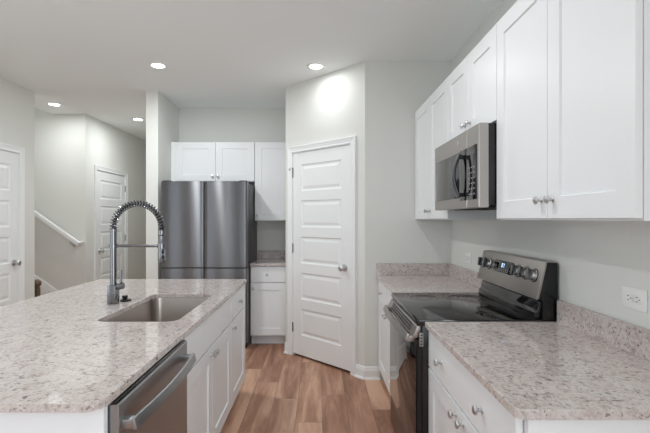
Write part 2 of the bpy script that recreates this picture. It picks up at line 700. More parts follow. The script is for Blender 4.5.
def casing(mm, M, a0, a1, h, w=0.062):
    """mitred casing around an opening, profiled, in the wall's local frame"""
    prof = [(0.0, 0.0), (0.0, 0.010), (0.008, 0.013), (0.016, 0.011), (0.045, 0.016), (0.052, 0.019), (w, 0.019), (w, 0.0)]
    t = bmesh.new()
    rings = []
    for (px, pz, dx, dz) in ((a0, 0, -1, 0), (a0, h, -1, 1), (a1, h, 1, 1), (a1, 0, 1, 0)):
        rings.append([t.verts.new((px + dx * d, pz + dz * d, c)) for d, c in prof])
    k = len(prof)
    for A, B in zip(rings, rings[1:]):
        for j in range(k):
            t.faces.new((A[j], A[(j + 1) % k], B[(j + 1) % k], B[j]))
    t.faces.new(rings[0])
    t.faces.new(rings[-1])
    bmesh.ops.recalc_face_normals(t, faces=t.faces[:])
    mm._merge(t, M)


def room_door(num, M, a0, a1, knob_side, hinge=True, pin=False):
    gap = 0.004
    W = a1 - a0 - 2 * gap
    Ms = M @ Matrix.Translation((a0 + gap, 0.023, -0.037))
    d = struct(MB().slab(Ms, W, 2.016, 0.035, five_panel(W, 2.016), MOULD, 0.002).build('door_%d' % num, M_TRIM, smooth=False))
    ka = (a0 + 0.072) if knob_side < 0 else (a1 - 0.072)
    P = M @ Vector((ka, 0.94, -0.002))
    n = (M.to_3x3() @ Vector((0, 0, 1)))
    MB().lathe(knob_profile(), axis_m(P, n), 24).build('door_knob', M_NICKEL, d)
    if hinge:
        ha = a1 + 0.002 if knob_side < 0 else a0 - 0.002
        for hz in (0.24, 1.04, 1.80):
            hb = MB()
            hb.cyl(M @ Vector((ha, hz, 0.003)), M @ Vector((ha, hz + 0.09, 0.003)), 0.007, 12)
            hb.cyl(M @ Vector((ha, hz - 0.006, 0.003)), M @ Vector((ha, hz + 0.096, 0.003)), 0.004, 10)
            hb.box(ha, ha + (0.014 if knob_side > 0 else -0.014), hz, hz + 0.09, -0.0055, -0.0025, M=M)
            if pin and hz > 1.5:
                hb.box(ha - 0.035, ha + 0.01, hz + 0.092, hz + 0.098, 0.002, 0.012, 0.002, M=M)
                hb.cyl(M @ Vector((ha - 0.032, hz + 0.095, 0.005)), M @ Vector((ha - 0.032, hz + 0.075, 0.02)), 0.006, 10)
            hb.build('hinge', M_CHROME, d)
    # jamb and casing
    mm = MB()
    casing(mm, M, a0 - 0.003, a1 + 0.003, 2.048)
    for (p, q, r, s_) in ((a0, a0 + 0.0035, 0, 2.045), (a1 - 0.0035, a1, 0, 2.045), (a0, a1, 2.0415, 2.045)):
        mm.box(p, q, r, s_, -0.11, 0.0, M=M)
    struct(mm.build('trim_%d' % num, M_TRIM, smooth=False))
    return d


room_door(1, frame((XA, 0, 0), (1, 0, 0)), 3.62, 4.385, 1, hinge=False)
room_door(2, frame((XC, 0, 0), (1, 0, 0)), 5.86, 6.72, -1)
room_door(3, PM, D3A, D3B, 1, pin=True)

# ------------------------------------------------------------------ stairs
m = MB()
for i in range(9):
    x1 = -3.30 - i * 0.265
    m.box(-6.0, x1, 4.645, 5.57, 0.185 * i, 0.185 * (i + 1) - 0.025)
    m.box(-6.0, x1 + 0.025, 4.645, 5.57, 0.185 * (i + 1) - 0.025, 0.185 * (i + 1), 0.006)
struct(m.build('floor_staircase', M_FLOOR, smooth=False))
# skirt board along the stair wall
p = []
sl = 0.68


def skz(x):
    return 0.46 + (-3.38 - x) * sl


m = MB()
m.prism([(-5.6, 5.586, skz(-5.6)), (-3.03, 5.586, skz(-3.03)), (-3.03, 5.586, 0.0), (-3.32, 5.586, 0), (-5.6, 5.586, skz(-5.6) - 0.3)], (0, -0.014, 0), 0.003)
struct(m.build('trim_stair_skirt', M_TRIM))
# handrail
t = thing('handrail', 'white sloping wooden handrail fixed to the stairway wall', 'handrail', (-3.35, 5.52, 1.0))


def hz(x):
    return 1.045 + (-3.03 - x) * 0.70


m = MB()
side = Vector((0, 1, 0))
dirv = Vector((-1, 0, 0.70)).normalized()
nr = dirv.cross(side)
m.sweep_rect([((-3.05, 5.50, hz(-3.05)), nr, side), ((-5.4, 5.50, hz(-5.4)), nr, side)], 0.05, 0.055, bev=0.012)
m.sweep_rect([((-3.062, 5.526, hz(-3.062)), nr, (1, 0, 0)), ((-3.062, 5.586, hz(-3.062)), nr, (1, 0, 0))], 0.045, 0.055, bev=0.008)
m.build('rail', M_TRIM, t)
for bx in (-3.16, -4.2, -5.2):
    b = MB()
    b.tube([(bx, 5.584, hz(bx) - 0.09), (bx, 5.55, hz(bx) - 0.09), (bx, 5.51, hz(bx) - 0.07), (bx, 5.50, hz(bx) - 0.026)], 0.007, 8)
    b.cyl((bx, 5.585, hz(bx) - 0.09), (bx, 5.578, hz(bx) - 0.09), 0.028, 16)
    b.build('bracket', M_NICKEL, t)
# short wooden post
t = thing('newel_post', 'short dark brown wooden post at the foot of the stairs', 'post', (-3.095, 4.76, 0))
MB().box(-3.135, -3.082, 4.731, 4.788, 0, 0.62, 0.004).build('shaft', M_WOOD, t)
MB().lathe([(0.0, 0), (0.030, 0.0), (0.030, 0.012), (0.044, 0.028), (0.048, 0.05), (0.042, 0.072), (0.024, 0.088), (0, 0.092)],
           Matrix.Translation((-3.1085, 4.7595, 0.62)), 20).build('cap', M_WOOD, t)

# ------------------------------------------------------------------ ceiling lights
lamp_labels = ['round recessed ceiling light above the kitchen island',
               'round recessed ceiling light beside the angled pantry wall',
               'round recessed ceiling light above the stairway opening',
               'round recessed ceiling light in the hall near the tall column']
for (lx, ly), lab in zip(SEEN_LAMPS, lamp_labels):
    t = thing('recessed_ceiling_light', lab, 'ceiling light', (lx, ly, CEIL), 'recessed ceiling lights')
    Mx = Matrix.Translation((lx, ly, CEIL)) @ Matrix.Rotation(math.pi, 4, 'X')
    MB().lathe([(0.057, 0.0), (0.084, 0.0), (0.084, 0.003), (0.074, 0.006), (0.057, 0.008), (0.057, 0.0)], Mx, 40).build('trim_ring', M_PLAST, t)
    MB().lathe([(0.0, 0.001), (0.0565, 0.001), (0.0565, 0.006), (0.048, 0.010), (0.0, 0.012)], Mx, 40).build('lens', M_LENS, t)


# ------------------------------------------------------------------ cabinet kit
def cab_knob(parent, P, n):
    prof = [(0.0, 0.0), (0.010, 0.0), (0.0095, 0.002), (0.006, 0.005), (0.0055, 0.012), (0.009, 0.016), (0.0145, 0.020),
            (0.0155, 0.024), (0.013, 0.028), (0.006, 0.030), (0, 0.0305)]
    MB().lathe(prof, axis_m(P, n), 20).build('knob', M_NICKEL, parent)


SHK = [(0.003, -0.0075)]
TD = 0.019


def shaker(parent, M, W, H, knobs=(), rail=0.076, name='door'):
    d = MB().slab(M, W, H, TD, [(rail, W - rail, rail, H - rail)], SHK, 0.0012).build(name, M_CAB, parent, smooth=False)
    n = M.to_3x3() @ Vector((0, 0, 1))
    for (a, b) in knobs:
        cab_knob(d, M @ Vector((a, b, TD)), n)
    return d


def flat_front(parent, M, W, H, knobs=(), name='drawer'):
    d = MB().slab(M, W, H, TD, (), (), 0.003).build(name, M_CAB, parent, smooth=False)
    n = M.to_3x3() @ Vector((0, 0, 1))
    for (a, b) in knobs:
        cab_knob(d, M @ Vector((a, b, TD)), n)
    return d


CT = 0.897          # counter top height
TH = 0.025          # counter thickness
CB = CT - TH        # cabinet top


def base_body(parent, M, W, D, fill=()):
    """open-topped carcass of boards behind the fronts; c from -D to 0"""
    mm = MB()
    b = 0.018
    mm.box(0, b, 0.0, CB, -D, 0, M=M)
    mm.box(W - b, W, 0.0, CB, -D, 0, M=M)
    mm.box(b, W - b, 0.105, 0.123, -D, 0, M=M)
    mm.box(b, W - b, 0.123, CB, -D, -D + 0.006, M=M)
    mm.box(b, W - b, CB - 0.035, CB, -0.018, 0, M=M)
    mm.box(b, W - b, 0.655, 0.69, -0.018, 0, M=M)
    body = mm.build('body', M_CAB, parent, smooth=False)
    # notch of the toe kick: the side boards are cut by a recessed board in front
    k = MB().box(b, W - b, 0.0, 0.105, -0.075, -0.060, M=M).build('toe_kick', M_TOE, parent, smooth=False)
    return body


def base_body2(parent, M, W, D):
    """carcass whose side boards are notched at the toe"""
    mm = MB()
    b = 0.018
    side = [(0, -D), (CB, -D), (CB, 0), (0.105, 0), (0.105, -0.065), (0, -0.065)]
    for a in (0, W - b):
        mm.prism([(a, p, q) for p, q in side], (b, 0, 0), M=M)
    mm.box(b, W - b, 0.105, 0.123, -D, 0, M=M)
    mm.box(b, W - b, 0.123, CB, -D, -D + 0.006, M=M)
    mm.box(b, W - b, CB - 0.035, CB, -0.018, 0, M=M)
    mm.box(b, W - b, 0.655, 0.69, -0.018, 0, M=M)
    mm.build('body', M_CAB, parent, smooth=False)
    MB().box(b, W - b, 0.0, 0.105, -0.080, -0.065, M=M).build('toe_kick', M_TOE, parent, smooth=False)


def rr_loop(x0, x1, y0, y1, rads, n=6):
    """rounded rectangle, counter-clockwise from the low corner; rads per corner"""
    pts = []
    cs = [(x0, y0, 180), (x1, y0, 270), (x1, y1, 0), (x0, y1, 90)]
    for (x, y, a0), r in zip(cs, rads):
        if r < 1e-5:
            pts.append((x, y))
            continue
        cx = x + r if x == x0 else x - r
        cy = y + r if y == y0 else y - r
        for i in range(n + 1):
            a = math.radians(a0 + 90 * i / n)
            pts.append((cx + r * math.cos(a), cy + r * math.sin(a)))
    return pts


def inset_loop(pts, d):
    k = len(pts)
    out = []
    for i in range(k):
        p0, p1, p2 = Vector(pts[i - 1]), Vector(pts[i]), Vector(pts[(i + 1) % k])
        e1, e2 = (p1 - p0).normalized(), (p2 - p1).normalized()
        n1, n2 = Vector((-e1.y, e1.x)), Vector((-e2.y, e2.x))
        nn = (n1 + n2)
        nn = nn / max(0.3, nn.length_squared / 2)
        q = p1 + nn * d
        out.append((q.x, q.y))
    return out


def counter_mesh(outer, holes=(), z0=CB, z1=CT, ease=0.003):
    mm = MB()
    t = bmesh.new()
    rings = []
    for kk, lp in enumerate([outer] + list(holes)):
        sgn = 1 if kk == 0 else -1
        L = [[t.verts.new((x, y, z0)) for x, y in lp],
             [t.verts.new((x, y, z1 - ease)) for x, y in lp],
             [t.verts.new((x, y, z1 - ease * 0.3)) for x, y in inset_loop(lp, sgn * ease * 0.3)],
             [t.verts.new((x, y, z1)) for x, y in inset_loop(lp, sgn * ease)]]
        k = len(lp)
        for A, B in zip(L, L[1:]):
            for i in range(k):
                t.faces.new((A[i], A[(i + 1) % k], B[(i + 1) % k], B[i]))
        rings.append(L)
    if holes:
        for j in (3, 0):
            A, B = rings[0][j], rings[1][j]
            k = len(A)
            for i in range(k):
                t.faces.new((A[i], A[(i + 1) % k], B[(i + 1) % k], B[i]))
    else:
        t.faces.new(rings[0][3])
        t.faces.new(rings[0][0][::-1])
    bmesh.ops.recalc_face_normals(t, faces=t.faces[:])
    mm._merge(t)
    return mm


# ------------------------------------------------------------------ right side: uppers
UX = 0.833                   # face of the upper doors
UB, UT = 1.381, 2.293        # door bottom and top


def upper_body(parent, x0, x1, y0, y1, z0, z1, lip=0.012):
    mm = MB()
    b = 0.016
    mm.box(x0, x1, y0, y0 + b, z0, z1)
    mm.box(x0, x1, y1 - b, y1, z0, z1)
    mm.box(x0, x1, y0 + b, y1 - b, z0 + lip, z0 + lip + b)
    mm.box(x0, x1, y0 + b, y1 - b, z1 - b, z1)
    return mm


def upper_right(label, y0, y1, z0, split, knobs_h, filler=0.0):
    t = thing('wall_cabinet', label, 'cabinet', ((UX + XW) / 2, (y0 + y1) / 2, z0 - 0.007), 'white cabinets on the right wall')
    xb = UX + TD + 0.002
    mm = upper_body(t, xb, XW - 0.002, y0, y1, z0 - 0.007, UT + 0.002)
    b = 0.016
    mm.box(XW - 0.008, XW - 0.002, y0 + b, y1 - b, z0 + 0.02, UT - b)
    mm.box(xb, xb + 0.018, y0 + b, y1 - b, z0 - 0.007, z0 + 0.03)
    mm.box(xb, xb + 0.018, y0 + b, y1 - b, UT - 0.03, UT - 0.014)
    mm.box(xb, xb + 0.018, split - 0.02, split + 0.02, z0 + 0.03, UT - 0.03)
    if filler:
        mm.box(UX + 0.004, xb + 0.018, y1, y1 + filler, z0 - 0.007, UT + 0.002)
    mm.build('body', M_CAB, t, smooth=False)
    H = UT - z0
    g = 0.0015
    for (ya, yb, kside) in ((split + g, y1 - g, 'near'), (y0 + g, split - g, 'far')):
        M = frame((UX + TD, yb, z0), (-1, 0, 0))
        W = yb - ya
        shaker(t, M, W, H, [((W - 0.037) if kside == 'near' else 0.037, knobs_h)])
    return t


upper_right('tall white wall cabinet nearest the camera, right of the microwave', 1.129, 2.012, UB, 1.566, 0.068)
upper_right('short white two-door cabinet directly above the microwave', 2.0135, 2.768, 1.842, 2.395, 0.062)
upper_right('tall white wall cabinet between the microwave and the counter end wall', 2.7695, 3.69, UB, 3.235, 0.058, filler=0.024)

# ------------------------------------------------------------------ microwave
MX = 0.7546
y0, y1, z0, z1 = 2.022, 2.764, 1.434, 1.8315
t = thing('microwave_oven', 'stainless over-the-range microwave with black glass mounted under the short cabinet', 'microwave', (0.95, 2.39, z0))
MB().box(0.800, XW - 0.002, y0 + 0.004, y1 - 0.004, z0 + 0.012, z1, 0.003).build('case', M_BLACK, t)
v = MB()
for i in range(2):
    v.box(0.84, 1.06, 2.10 + i * 0.33, 2.36 + i * 0.33, z0 + 0.002, z0 + 0.012, 0.002)
    for k in range(8):
        v.box(0.85 + k * 0.026, 0.862 + k * 0.026, 2.11 + i * 0.33, 2.35 + i * 0.33, z0 - 0.001, z0 + 0.002)
v.build('vent_grille', M_SLOT, t)
y1 = 2.784
F = frame((0.800, y1, z0), (-1, 0, 0))    # a: from far to near, b up, c out
WW = y1 - y0
split = y1 - 2.185
TF = 0.800 - MX
HH = z1 - z0
d = MB().slab(F, split - 0.001, HH, TF, [(0.022, split - 0.115, 0.055, HH - 0.098)], [(0.002, -0.003)], 0.003).build('door', M_STEELX, t, smooth=False)
MB().box(0.024, split - 0.117, 0.057, HH - 0.100, TF - 0.004, TF - 0.0008, 0.001, M=F).build('window', M_MESHGLASS, d)
cp = MB().slab(F @ Matrix.Translation((split + 0.001, 0, 0)), WW - split - 0.001, HH, TF, (), (), 0.004).build('control_panel', M_STEELX, t, smooth=False)
# black glass touch area runs across the door edge and the control panel
MB().box(split - 0.108, split - 0.0015, 0.040, HH - 0.095, TF, TF + 0.0025, 0.001, M=F).build('glass_strip', M_BGLASS, d)
gp = MB().box(split + 0.0015, WW - 0.026, 0.040, HH - 0.095, TF, TF + 0.0025, 0.001, M=F).build('touch_panel', M_BGLASS, cp)
kp = MB()
for r in range(6):
    for c in range(3):
        a = split + 0.035 + c * 0.032
        b = 0.065 + r * 0.026
        kp.box(a, a + 0.016, b, b + 0.006, TF + 0.0025, TF + 0.0029, M=F)
kp.build('lettering', M_KEY, cp, smooth=False)  # plain bars standing for the keypad's key marks
MB().box(split + 0.03, split + 0.115, HH - 0.135, HH - 0.105, TF + 0.0025, TF + 0.003, M=F).build('display', M_MESHGLASS, cp)
# bowed handle
h = MB()
pts = []
ha = split - 0.066
for i in range(13):
    u = i / 12
    b = 0.058 + u * (HH - 0.175)
    c = TF + 0.020 + 0.030 * math.sin(math.pi * u)
    sl_ = 0.030 * math.pi * math.cos(math.pi * u) / (HH - 0.16)
    nrm = Vector((0, -sl_, 1))
    pts.append((F @ Vector((ha, b, c)), F.to_3x3() @ nrm, F.to_3x3() @ Vector((1, 0, 0))))
h.sweep_rect(pts, 0.052, 0.012, bev=0.003)
for b in (0.07, HH - 0.13):
    h.box(ha - 0.012, ha + 0.012, b - 0.01, b + 0.01, TF + 0.002, TF + 0.026, 0.002, M=F)
h.build('handle', M_HANDLE, d)
e = MB()
e.lathe([(0.0, 0), (0.013, 0), (0.013, 0.0012), (0.0105, 0.0016), (0.0105, 0.0008), (0.0, 0.0008)], F @ Matrix.Translation((split - 0.14, HH - 0.045, TF)), 28)
pth = []
for i in range(40):
    a = i / 39 * 4 * math.pi
    pth.append(F @ Vector((split - 0.14 + 0.0065 * math.cos(a) * (0.6 + 0.4 * math.sin(a * 0.5)), HH - 0.045 + 0.0065 * math.sin(a), TF + 0.001)))
e.tube(pth, 0.0006, 5)
e.build('emblem', M_NICKEL, d)

# ------------------------------------------------------------------ right side: base cabinets
BX = 0.518                   # face of the base doors
XB_ = BX + TD + 0.002


def base_right(label, y0, y1, drawers, doors, group='white base cabinets along the right wall'):
    t = thing('base_cabinet', label, 'cabinet', ((XB_ + XW) / 2, (y0 + y1) / 2, 0), group)
    M = frame((XB_, y1, 0), (-1, 0, 0))
    W = y1 - y0
    base_body2(t, M, W, XW - XB_ - 0.004)
    Mf = M @ Matrix.Translation((0, 0, 0.002))
    for (ya, yb, kn) in drawers:
        flat_front(t, Mf @ Matrix.Translation((y1 - yb, 0.69, 0)), yb - ya, 0.172, [(y1 - k - (y1 - yb), 0.086) for k in kn])
    for (ya, yb, k) in doors:
        shaker(t, Mf @ Matrix.Translation((y1 - yb, 0.112, 0)), yb - ya, 0.570, [(yb - k, 0.535)])
    return t


t = base_right('white base cabinet right of the range, with a wide two-knob drawer', 1.125, 2.024,
               [(1.128, 2.021, (1.81, 1.36))], [(1.575, 2.021, 1.615), (1.128, 1.572, 1.535)])
MB().slab(frame((XB_, 1.123, 0), (0, -1, 0)), XW - XB_ - 0.004, CB - 0.002, 0.018,
          [(0.06, XW - XB_ - 0.064, 0.16, CB - 0.075)], SHK, 0.001).build('end_panel', M_CAB, t, smooth=False)
base_right('white base cabinet left of the range, against the counter end wall', 2.798, 3.712,
           [(3.258, 3.70, (3.50,)), (2.801, 3.255, (3.03,))], [(3.258, 3.70, 3.30), (2.801, 3.255, 3.21)])

# countertops
CX = 0.502
t = thing('countertop', 'speckled granite countertop right of the range, nearest the camera', 'countertop', (0.82, 1.55, CB), 'granite countertops')
o = [(CX + 0.016, 1.087), (XW - 0.002, 1.087), (XW - 0.002, 2.026), (CX, 2.026), (CX, 1.103)]
counter_mesh(o).build('slab', M_GRAN, t, smooth=False)
MB().box(XW - 0.022, XW - 0.002, 1.087, 2.024, CT, CT + 0.1016, 0.0015).build('backsplash', M_GRAN, t, smooth=False)
t = thing('countertop', 'speckled granite countertop between the range and the counter end wall', 'countertop', (0.82, 3.25, CB), 'granite countertops')
counter_mesh([(CX, 2.796), (XW - 0.002, 2.796), (XW - 0.002, YR - 0.002), (CX, YR - 0.002)]).build('slab', M_GRAN, t, smooth=False)
m = MB()
m.box(XW - 0.022, XW - 0.002, 2.796, YR - 0.023, CT, CT + 0.1016, 0.0015)
m.box(CX, XW - 0.002, YR - 0.022, YR - 0.002, CT, CT + 0.1016, 0.0015)
m.build('backsplash', M_GRAN, t, smooth=False)

# ------------------------------------------------------------------ range
ry0, ry1 = 2.032, 2.790
t = thing('electric_range', 'black and stainless freestanding electric range with a smooth glass cooktop', 'range', (0.8, 2.41, 0))
MB().box(0.492, 1.130, ry0 + 0.003, ry1 - 0.003, 0.045, 0.876, 0.004).build('body', M_BLACK, t)
for fx in (0.54, 1.08):
    for fy in (ry0 + 0.06, ry1 - 0.06):
        MB().lathe([(0.018, 0), (0.018, 0.006), (0.010, 0.010), (0.010, 0.046)], Matrix.Translation((fx, fy, 0)), 14).build('foot', M_RUBBER, t)
ck = MB()
ck.box(0.474, 1.062, ry0, ry1, 0.876, 0.904, 0.005).build
ckt = ck.build('cooktop', M_COOK, t)
for (bx, by, br) in ((0.64, 2.22, 0.115), (0.64, 2.60, 0.085), (0.90, 2.22, 0.08), (0.90, 2.60, 0.11)):
    r = MB()
    for rr_ in (br, br * 0.6):
        r.lathe([(rr_ - 0.002, 0.0), (rr_, 0.0), (rr_, 0.0004), (rr_ - 0.002, 0.0004), (rr_ - 0.002, 0.0)], Matrix.Translation((bx, by, 0.904)), 48)
    r.build('burner_ring', M_RING, ckt)
# slotted vent trim under the cooktop lip
VT = frame((0.488, ry1, 0), (-1, 0, 0))
vt = MB()
vt.prism([(0.490, ry0 + 0.018, 0.872), (0.470, ry0 + 0.018, 0.866), (0.452, ry0 + 0.018, 0.822), (0.456, ry0 + 0.018, 0.812), (0.490, ry0 + 0.018, 0.812)], (0, ry1 - ry0 - 0.036, 0), 0.002)
vto = vt.build('vent_trim', M_STEELX, t)
sl = MB()
nv = Vector((-0.044, 0, 0.018)).normalized()
for k in range(16):
    yy = 2.14 + k * 0.034
    for r in range(3):
        zc = 0.833 + r * 0.0125
        xc = 0.4525 + (zc - 0.822) * (0.018 / 0.044)
        sl.box(-0.0005, 0.0015, -0.010, 0.010, -0.0032, 0.0032, M=Matrix.Translation((xc - 0.0025, yy, zc)) @ Matrix.Rotation(math.atan2(0.018, 0.044), 4, 'Y'))
sl.build('vent_slots', M_SLOT, vto, smooth=False)
# little slotted end plate facing the camera
ep = MB()
ep.box(0.478, 0.4965, ry0 - 0.003, ry0 + 0.003, 0.778, 0.842, 0.001)
epo = ep.build('side_vent', M_STEELX, t)
s2 = MB()
for k in range(4):
    s2.box(0.4825, 0.492, ry0 - 0.0036, ry0 - 0.0028, 0.786 + k * 0.014, 0.793 + k * 0.014)
s2.build('side_vent_slots', M_SLOT, epo, smooth=False)
# oven door
dr = MB().slab(frame((0.490, ry1 - 0.004, 0.252), (-1, 0, 0)), ry1 - ry0 - 0.008, 0.556, 0.024,
               (), (), 0.004).build('oven_door', M_BLACK, t, smooth=False)
MB().box(0.4635, 0.4665, ry0 + 0.012, ry1 - 0.012, 0.262, 0.795, 0.001).build('door_glass', M_BGLASS, dr)
# handle: a wide bowed bar
h = MB()
pts = []
for i in range(17):
    u = i / 16
    yy = ry0 + 0.034 + u * (ry1 - ry0 - 0.054)
    bow = 0.014 * math.sin(math.pi * u)
    pts.append(((0.430 - bow, yy, 0.812), (-0.9, 0, 0.43), (-0.43, 0, -0.9)))
h.sweep_rect(pts, 0.034, 0.013, bev=0.004)
for yy in (ry0 + 0.052, ry1 - 0.038):
    h.box(0.428, 0.468, yy - 0.016, yy + 0.016, 0.790, 0.818, 0.004)
h.build('handle', M_STEELX, dr)
MB().slab(frame((0.490, ry1 - 0.004, 0.075), (-1, 0, 0)), ry1 - ry0 - 0.008, 0.170, 0.022, (), (), 0.004).build(
    'storage_drawer', metal('dark_brushed_steel', srgb(120, 110, 106), 0.33, 1), t, smooth=False)
# backguard
bg = MB()
bg.prism([(1.132, ry0 + 0.004, 0.880), (1.132, ry0 + 0.004, 1.172), (1.082, ry0 + 0.004, 1.172), (1.044, ry0 + 0.004, 1.004), (1.062, ry0 + 0.004, 0.990), (1.062, ry0 + 0.004, 0.880)],
         (0, ry1 - ry0 - 0.008, 0), 0.002)
bgo = bg.build('backguard', M_BLACK, t)
rs = MB()
rs.prism([(1.060, ry0 + 0.02, 0.904), (1.030, ry0 + 0.02, 0.904), (1.034, ry0 + 0.02, 0.932), (1.046, ry0 + 0.02, 0.944), (1.056, ry0 + 0.02, 0.984), (1.062, ry0 + 0.02, 0.984)],
         (0, ry1 - ry0 - 0.04, 0), 0.002)
rs.build('riser', M_BGLASS, t)
pA, pB = Vector((1.030, 0, 0.998)), Vector((1.072, 0, 1.176))
cpn = MB()
cpn.prism([(pA.x, ry0, pA.z), (pB.x, ry0, pB.z), (1.118, ry0, 1.180), (1.118, ry0, 1.173), (1.082, ry0, 1.173), (1.043, ry0, 1.000)],
          (0, ry1 - ry0, 0), 0.002)
cpo = cpn.build('control_panel', M_STEELX, t)
tilt = (pB - pA).normalized()
pn = Vector((-tilt.z, 0, tilt.x))
PMx = Matrix.Identity(4)
for i in range(3):
    PMx[i][0] = (0, -1, 0)[i]
    PMx[i][1] = tilt[i]
    PMx[i][2] = pn[i]
    PMx[i][3] = (pA.x, ry1, pA.z)[i]
PH = (pB - pA).length
dsp = MB().box(ry1 - 2.575, ry1 - 2.335, PH * 0.42, PH * 0.80, 0.0, 0.0022, 0.0008, M=PMx).build('display', M_BGLASS, cpo)
SEG = {'0': 'abcdef', '7': 'abc', '1': 'bc', '2': 'abged', '4': 'fgbc', '9': 'abcdfg'}


def seg_digit(mm, ch, a, b, w, hh, th, M):
    q = {'a': (0, w, hh - th, hh), 'g': (0, w, hh / 2 - th / 2, hh / 2 + th / 2), 'd': (0, w, 0, th),
         'f': (0, th, hh / 2, hh), 'b': (w - th, w, hh / 2, hh), 'e': (0, th, 0, hh / 2), 'c': (w - th, w, 0, hh / 2)}
    for c in SEG[ch]:
        x0_, x1_, y0_, y1_ = q[c]
        mm.box(a + x0_, a + x1_, b + y0_, b + y1_, 0.0022, 0.0026, M=M)


dg = MB()
seg_digit(dg, '0', ry1 - 2.475, PH * 0.59, 0.013, 0.022, 0.0035, PMx)
seg_digit(dg, '7', ry1 - 2.455, PH * 0.59, 0.013, 0.022, 0.0035, PMx)
dg.build('clock_digits', M_DIGIT, cpo, smooth=False)
kp = MB()
for r in range(2):
    for c in range(9):
        kp.box(ry1 - 2.56 + c * 0.024, ry1 - 2.55 + c * 0.024, PH * (0.46 + 0.06 * r), PH * (0.475 + 0.06 * r), 0.0022, 0.0025, M=PMx)
kp.build('touch_marks', M_KEY, cpo, smooth=False)
for ky in (2.735, 2.650, 2.270, 2.185, 2.100):
    K = PMx @ Matrix.Translation((ry1 - ky, PH * 0.60, 0))
    ko = MB().lathe([(0, 0), (0.030, 0), (0.030, 0.004), (0.026, 0.006), (0.025, 0.018), (0.023, 0.021), (0, 0.0215)], K, 28).build('control_knob', M_NICKEL, cpo)
    MB().lathe([(0.0, 0), (0.034, 0), (0.034, 0.003), (0.0, 0.003)], K, 28).build('knob_skirt', M_BLACK, ko)
    MB().box(-0.0075, 0.0075, -0.026, 0.026, 0.019, 0.040, 0.003, M=K @ Matrix.Rotation(0.3, 4, 'Z')).build('grip', M_CHROME, ko)

# ------------------------------------------------------------------ wall outlets
def outlet(y, z, lab):
    t = thing('wall_outlet', lab, 'outlet', (XW, y, z), 'white wall outlets above the counter')
    M = frame((XW - 0.0005, y + 0.06, z - 0.039), (-1, 0, 0))
    MB().box(0, 0.12, 0, 0.078, 0, 0.006, 0.003, M=M).build('cover_plate', M_PLAST, t)
    for a in (0.024, 0.066):
        r = MB().box(a, a + 0.032, 0.024, 0.054, 0.006, 0.0085, 0.004, M=M).build('receptacle', M_PLAST, t)
        s = MB()
        s.box(a + 0.009, a + 0.018, 0.030, 0.0325, 0.0085, 0.0088, M=M)
        s.box(a + 0.009, a + 0.018, 0.045, 0.0475, 0.0085, 0.0088, M=M)
        s.cyl(M @ Vector((a + 0.025, 0.039, 0.0084)), M @ Vector((a + 0.025, 0.039, 0.0088)), 0.0025, 10)
        s.build('slots', M_SLOT, r, smooth=False)
    MB().cyl(M @ Vector((0.061, 0.039, 0.006)), M @ Vector((0.061, 0.039, 0.0072)), 0.003, 10).build('screw', M_NICKEL, t)


outlet(1.553, 1.092, 'white double outlet on the right wall above the near granite backsplash')
outlet(3.27, 1.085, 'white outlet beyond the range control panel, above the far granite backsplash')

# ------------------------------------------------------------------ back: cabinets beside and above the refrigerator
FX0, FX1 = -1.650, -0.742
by = 5.0
t = thing('wall_cabinet', 'short white two-door cabinet directly above the refrigerator', 'cabinet', (-1.2, 5.14, 1.812), 'white cabinets on the back wall')
xb = by + TD + 0.002
mm = MB()
b = 0.016
zb, zt = 1.812, 2.273
for (p, q) in ((-1.65, -1.634), (-0.752, -0.736)):
    mm.box(p, q, xb, YB - 0.002, zb, zt)
mm.box(-1.634, -0.752, xb, YB - 0.002, zb + 0.01, zb + 0.026)
mm.box(-1.634, -0.752, xb, YB - 0.002, zt - b, zt)
mm.box(-1.634, -0.752, YB - 0.01, YB - 0.002, zb + 0.026, zt - b)
mm.box(-1.634, -0.752, xb, xb + 0.018, zb, zb + 0.03)
mm.box(-1.21, -1.17, xb, xb + 0.018, zb + 0.03, zt - 0.03)
mm.box(-1.704, -1.65, by + 0.003, xb + 0.02, zb, zt)
mm.build('body', M_CAB, t, smooth=False)
for (xa, xc, kn) in ((-1.648, -1.1915, 0.4265), (-1.1885, -0.7385, 0.030)):
    M = frame((xa, xb - 0.002, 1.820), (0, -1, 0))
    shaker(t, M, xc - xa, 0.451, [(kn, 0.055)])
t = thing('wall_cabinet', 'tall narrow white wall cabinet between the refrigerator and pantry door', 'cabinet', (-0.535, 5.14, 1.36), 'white cabinets on the back wall')
mm = upper_body(t, -0.734, -0.337, xb, YB - 0.002, 1.358, zt)
mm = MB()
for (p, q) in ((-0.734, -0.718), (-0.353, -0.337)):
    mm.box(p, q, xb, YB - 0.002, 1.358, zt)
mm.box(-0.718, -0.353, xb, YB - 0.002, 1.370, 1.386)
mm.box(-0.718, -0.353, xb, YB - 0.002, zt - b, zt)
mm.box(-0.718, -0.353, YB - 0.01, YB - 0.002, 1.386, zt - b)
mm.box(-0.718, -0.353, xb, xb + 0.018, 1.358, 1.39)
mm.build('body', M_CAB, t, smooth=False)
shaker(t, frame((-0.732, xb - 0.002, 1.366), (0, -1, 0)), 0.393, 0.905, [(0.03, 0.058)])

